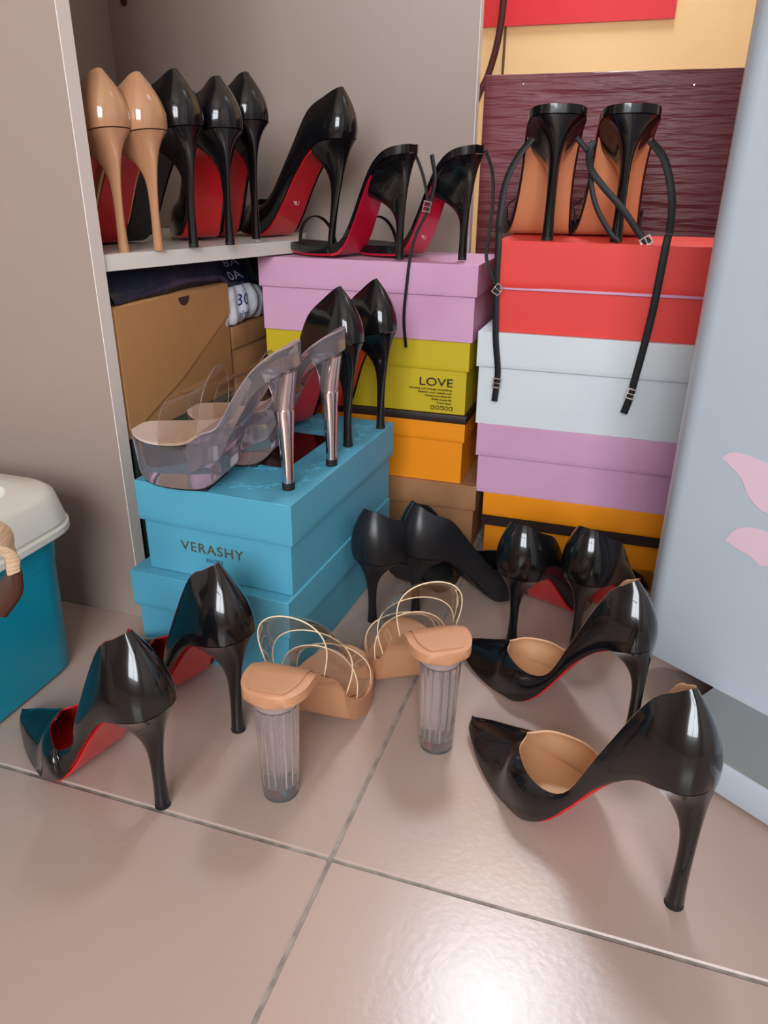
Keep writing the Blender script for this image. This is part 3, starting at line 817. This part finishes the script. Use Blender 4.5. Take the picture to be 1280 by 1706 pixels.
# ------------------------------------------------------------------ nude sandals with clear fluted block heels
def block_sandal(name):
    root = empty(name)
    L, H = .192, .104
    la = Last(L, H, 'round', 1.0)
    lb = Last(L, H, 'round', 1.08)
    TH = .012
    sc = cr([(-.0185, H+TH), (.0, H+TH), (.024, H+TH-.002), (.042, H+TH-.018), (.065, H-.025), (.085, H-.058), (.102, .034), (.120, .026), (.15, .024), (.2, .027)], 140)
    zt = lambda x: float(np.interp(x, sc[:, 0], sc[:, 1]))
    def plate(nm, x0, x1, top, bot, inset, m, L_=la, n=44, across=9, rnd=.0015, par=None):
        X = x0+(x1-x0)*(.5-.5*np.cos(math.pi*np.linspace(0, 1, n))); V = []
        for side_, zf in ((1, top), (0, bot)):
            for x in X:
                ww = max(L_.w(x)-inset, .0006)
                for j in range(across):
                    t = -1+2*j/(across-1); V.append((x, t*ww, zf(x)-rnd*abs(t)**6*(1 if side_ else -1)))
        N = n*across
        f = grid_faces(n, across)+[tuple(N+q for q in qq)[::-1] for qq in grid_faces(n, across)]
        for i in range(n-1):
            for j in (0, across-1):
                a = i*across+j; b = a+across; f.append((a, b, N+b, N+a))
        for i in (0, n-1):
            for j in range(across-1):
                a = i*across+j; f.append((a, a+1, N+a+1, N+a))
        bm = bmesh.new(); vs = [bm.verts.new(v) for v in V]
        for q in f: bm.faces.new([vs[p] for p in q])
        return from_bm(nm, bm, m, par or root, angle=45)
    thick = lambda x: TH if x < .02 else TH-.006*min(1, (x-.02)/.04) if x < .08 else .026
    plate('footbed', -.0184, L-.0005, zt, lambda x: max(zt(x)-thick(x), .0), 0, 'nude', lb)
    ins = plate('insole', -.013, L-.008, lambda x: zt(x)+.0014, lambda x: zt(x)-.0004, .0045, 'nude_dark', rnd=.0006)
    # raised rim round the toes
    P = []
    for t in np.linspace(-1, 1, 41):
        a = t*math.pi*.62
        x = .128+(L-.129)*math.cos(a) if abs(a) < math.pi/2 else .128+.05*math.cos(a)
        P.append((x, math.copysign(lb.w(x)-.0012, t), zt(x)+.0005))
    # fluted clear heel
    def rod(nm, lev, n, m, flip=False):
        V = []
        for (z, r, fl_) in lev:
            for i in range(n):
                a = 2*math.pi*i/n; rr_ = r*(1-.16*fl_*(.5+.5*math.cos(14*a))); V.append((.0045+rr_*math.cos(a), rr_*math.sin(a), z))
        f = grid_faces(len(lev), n, True)+[tuple(range(n-1, -1, -1)), tuple((len(lev)-1)*n+i for i in range(n))]
        bm = bmesh.new(); vs = [bm.verts.new(v) for v in V]
        for q in f: bm.faces.new([vs[p] for p in q])
        bmesh.ops.recalc_face_normals(bm, faces=bm.faces)
        if flip: bmesh.ops.reverse_faces(bm, faces=bm.faces)
        return from_bm(nm, bm, m, root, angle=60, norm=False)
    rod('clear_heel', [(.0035, .0150, 0), (.006, .0160, 0), (.05, .0172, 0), (.094, .0188, 0), (.1038, .0188, 0)], 56, 'acrylic')
    rod('fluted_core', [(.012, .0128, 1), (.05, .0138, 1), (.092, .0150, 1)], 84, 'acrylic', True)
    rod('heel_seat_plug', [(.094, .0145, 0), (.1036, .0150, 0)], 32, 'insole_frost')
    bm = bmesh.new(); bmesh.ops.create_cone(bm, cap_ends=True, segments=40, radius1=.0150, radius2=.0150, depth=.0035)
    bmesh.ops.translate(bm, verts=bm.verts, vec=(.0045, 0, .00175)); from_bm('heel_tip', bm, 'clearcap', root, angle=40)
    # clear bands
    def band(x0, x1, h0, h1, l0, l1, nm, bl=.75):
        nx, na = 7, 29; V = []
        for i in range(nx):
            u = i/(nx-1); x = x0+(x1-x0)*u; hh = h0+(h1-h0)*u; ln = l0+(l1-l0)*u
            for j in range(na):
                a = math.pi*j/(na-1); ww = lb.w(x)-.0025
                V.append((x+ln*math.sin(a), -math.cos(a)*ww*(1+bl*math.sin(a)), zt(x)-.002+hh*math.sin(a)**.85))
        bm = bmesh.new(); vs = [bm.verts.new(v) for v in V]
        for q in grid_faces(nx, na): bm.faces.new([vs[p] for p in q])
        b = from_bm(nm, bm, 'vinyl', root)
        for i in (0, nx-1): tube('band_edge', V[i*na:(i+1)*na], .0006, 'vinyl_edge', b, n=6, samples=60)
    band(.046, .082, .062, .062, -.010, .004, 'instep_band')
    band(.100, .138, .052, .036, .0, .006, 'toe_band', .2)
    return root
BS = block_sandal('block_heel_sandal')
place(BS, -0.23, 0.432, 0, 92, 'nude sandal with clear fluted block heel nearer the viewer', 'nude sandals with clear block heels')
place(copy_tree(BS), -0.116, 0.531, 0, 121, 'nude sandal with clear fluted block heel next to the pointed beige-lined pump', 'nude sandals with clear block heels')

# ------------------------------------------------------------------ teal bin with white lid
bn = empty('lidded_bin', (-.635, .425, 0)); tag(bn, 'teal plastic bin with a white recessed lid by the panel', 'bin')
def loft(name, rings, m, parent, cap0=True, cap1=True, angle=40):
    n = len(rings[0]); V = [p for r in rings for p in r]
    f = grid_faces(len(rings), n, True)
    if cap0: f.append(tuple(range(n-1, -1, -1)))
    if cap1: f.append(tuple((len(rings)-1)*n+i for i in range(n)))
    bm = bmesh.new(); vs = [bm.verts.new(v) for v in V]
    for q in f: bm.faces.new([vs[k] for k in q])
    return from_bm(name, bm, m, parent, angle=angle)
def rr(hx, hy, r, z, n=8): return [(x, y, z) for x, y in rounded_rect(-hx, hx, -hy, hy, r, n)]
loft('bin_body', [rr(.108, .116, .035, 0), rr(.116, .124, .04, .004), rr(.1195, .1275, .04, .128), rr(.1205, .1285, .04, .1285), rr(.122, .130, .04, .165)], 'teal', bn)
loft('lid_rim', [rr(.1310, .139, .045, .156), rr(.135, .143, .046, .159), rr(.135, .143, .046, .165), rr(.131, .139, .045, .167)], 'bin_white', bn)
loft('lid', [rr(.131, .139, .045, .1665), rr(.133, .141, .045, .170), rr(.128, .136, .044, .196), rr(.121, .129, .04, .202), rr(.094, .102, .03, .202), rr(.089, .097, .028, .190), rr(.06, .07, .02, .189)], 'bin_white', bn)
# woven bag whose strap end peeks in beside the bin
bg = empty('woven_bag', (-.60, .17, 0)); tag(bg, 'beige woven bag strap with a brown leather tab in front of the bin', 'bag')
loft('bag_body', [rr(.09, .05, .03, 0), rr(.1, .06, .03, .01), rr(.1, .06, .03, .15), rr(.085, .05, .03, .16)], 'knit', bg)
ribbon('strap', [(.05, .03, .155), (.09, .08, .235), (.145, .16, .262), (.182, .206, .240), (.1895, .210, .214)], .03, .009, 'knit', bg, side=(.6, -.5, -.4))
ribbon('leather_tab', [(.190, .210, .216), (.186, .210, .200), (.170, .208, .180)], .026, .007, 'brown_leather', bg, side=(.6, -.5, -.4))

# petals printed on the appliance door
petal([(.054, .260), (.066, .268), (.095, .266), (.135, .262), (.13, .240), (.105, .224), (.086, .232), (.074, .248)])
petal([(.073, .187), (.080, .200), (.095, .207), (.115, .205), (.125, .19), (.110, .176), (.097, .181), (.084, .183)])

# ------------------------------------------------------------------ ankle straps hanging from the sandals
for o in C.objects:
    if o.name.startswith('platform_mule') and not o.parent: o.scale = (.85, 1, 1)
bpy.context.view_layer.update()
def strap(root, pts, wd=.0062, side=(1, 0, 0), name='ankle_strap', th=.0013):
    m = root.matrix_basis.to_3x3().inverted()
    sv = tuple(m @ Vector(side)) if side else None
    o = ribbon(name, local(root, pts), wd, th, 'strap', root, side=sv)
    return o
def wbuckle(st, root, p, rz=0, ry=0):
    q = buckle(st, (0, 0, 0), (0, 0, 0))
    mw = Matrix.Translation(p) @ Matrix.Rotation(ry, 4, 'Y') @ Matrix.Rotation(math.pi/2, 4, 'X')
    q.matrix_basis = root.matrix_basis.inverted() @ mw
    return q
st = strap(T1, [(-.134, .962, .525), (-.150, .955, .502), (-.160, .948, .474), (-.162, .938, .434), (-.160, .9315, .416), (-.1590, .9295, .37), (-.155, .9275, .304), (-.149, .9265, .26), (-.1505, .926, .222)], .0075)
wbuckle(st, T1, (-.149, .9245, .246), ry=.1)
strap(T1, [(-.085, .965, .525), (-.068, .962, .506), (-.062, .955, .475), (-.052, .952, .450), (-.034, .950, .425), (-.024, .950, .4165)], .006)
st = strap(T2, [(-.005, .972, .522), (.013, .964, .502), (.0265, .955, .464), (.029, .940, .430), (.0275, .9325, .417), (.0235, .9295, .337), (.0150, .927, .259), (.0130, .9262, .242), (.0085, .926, .222)], .0085)
wbuckle(st, T2, (.0135, .9245, .247), ry=.25)
st = strap(T2, [(-.066, .972, .522), (-.069, .960, .508), (-.064, .952, .492), (-.050, .949, .476), (-.023, .948, .450), (-.001, .948, .424), (.010, .947, .4165)], .0075)
wbuckle(st, T2, (.006, .9465, .4185), ry=1.0)
st = strap(S1, [(-.272, .952, .510), (-.260, .946, .487), (-.2525, .944, .462), (-.2505, .942, .447), (-.262, .935, .420), (-.2675, .930, .396), (-.2705, .9265, .363), (-.2735, .926, .32), (-.2700, .926, .282)], .0036, th=.002)
wbuckle(st, S1, (-.2515, .941, .450), ry=.2)
strap(S1, [(-.250, .944, .447), (-.2435, .944, .479), (-.2470, .944, .500), (-.2485, .944, .507)], .005, name='strap_end')
st = strap(S2, [(-.190, .975, .512), (-.178, .962, .487), (-.1735, .95, .454), (-.1735, .938, .42), (-.1730, .929, .396), (-.166, .9265, .38), (-.160, .926, .366)], .0042, th=.002)
wbuckle(st, S2, (-.156, .9245, .360), ry=.6)

# ------------------------------------------------------------------ bags stuffed under the shelf
def limp_bag(name, label, origin, y0, y1, zl, zh, front, depth, m, prints):
    e = empty(name, origin); tag(e, label, 'bag')
    ox, oy, oz = origin; ny, nz = 40, 18; V = []
    for back in (0, 1):
        for i in range(ny):
            y = y0+(y1-y0)*i/(ny-1)
            for j in range(nz):
                t = j/(nz-1); lo_, hi_ = zl(y), zh(y); z = lo_+(hi_-lo_)*t
                puff = (1-abs(2*t-1)**3)*(1-abs(2*i/(ny-1)-1)**6)
                x = front(y, z)-(1-puff)*.008
                if back: x -= depth*puff+.0008
                V.append((x-ox, y-oy, z-oz))
    N = ny*nz; f = grid_faces(ny, nz)+[tuple(N+k for k in q)[::-1] for q in grid_faces(ny, nz)]
    for i in range(ny-1):
        for j in (0, nz-1):
            a = i*nz+j; f.append((a, a+nz, N+a+nz, N+a))
    for j in range(nz-1):
        for i in (0, ny-1):
            a = i*nz+j; f.append((a, a+1, N+a+1, N+a))
    bm = bmesh.new(); vs = [bm.verts.new(v) for v in V]
    for q in f: bm.faces.new([vs[k] for k in q])
    bg_ = from_bm('bag_film', bm, m, e, angle=70)
    for (nm, body, size, mm, y, z, sx) in prints:
        o = text(nm, body, size, mm, bg_, (0, 0, 0), (0, 0, 0), sx=1, depth=0)
        for v in o.data.vertices:       # lay the print on the film
            yy, zz = y+v.co.x*sx, z+v.co.y
            v.co = (front(yy, zz)+.0006-ox, yy-oy, zz-oz)
    return e
wf = lambda y, z: -.496+.0022*math.sin(60*y+40*z)+.0016*math.sin(120*z-60*y+1)-.10*max(0, y-.955)+.0015*math.sin(260*y)
limp_bag('white_plastic_bag', 'crumpled white plastic bag printed 30 under the shelf', (-.53, .945, .2985), .878, .998, lambda y: .2985+.003*abs(math.sin(45*y)), lambda y: .349-.012*max(0, (y-.95)/.05), wf, .05, 'whitebag',
         (('weight_print', '30', .022, 'ink_blue', .921, .3235, 1.1), ('unit_print', 'g/m\u00b2', .012, 'ink_blue', .921, .3085, 1.1)))
nf = lambda y, z: -.502-.55*(z-.357)+.002*math.sin(60*y)+.002*math.sin(140*z+30*y)
limp_bag('navy_plastic_bag', 'dark navy plastic bag with pale letters squeezed under the shelf', (-.54, .82, .358), .665, .985, lambda y: .358-(.0085 if y > .885 else 0), lambda y: .389, nf, .07, 'navy',
         (('letter_print', '8A', .014, 'navy_print', .925, .3725, 2.4), ('letter_print', '0A', .014, 'navy_print', .915, .3575, 2.4)))
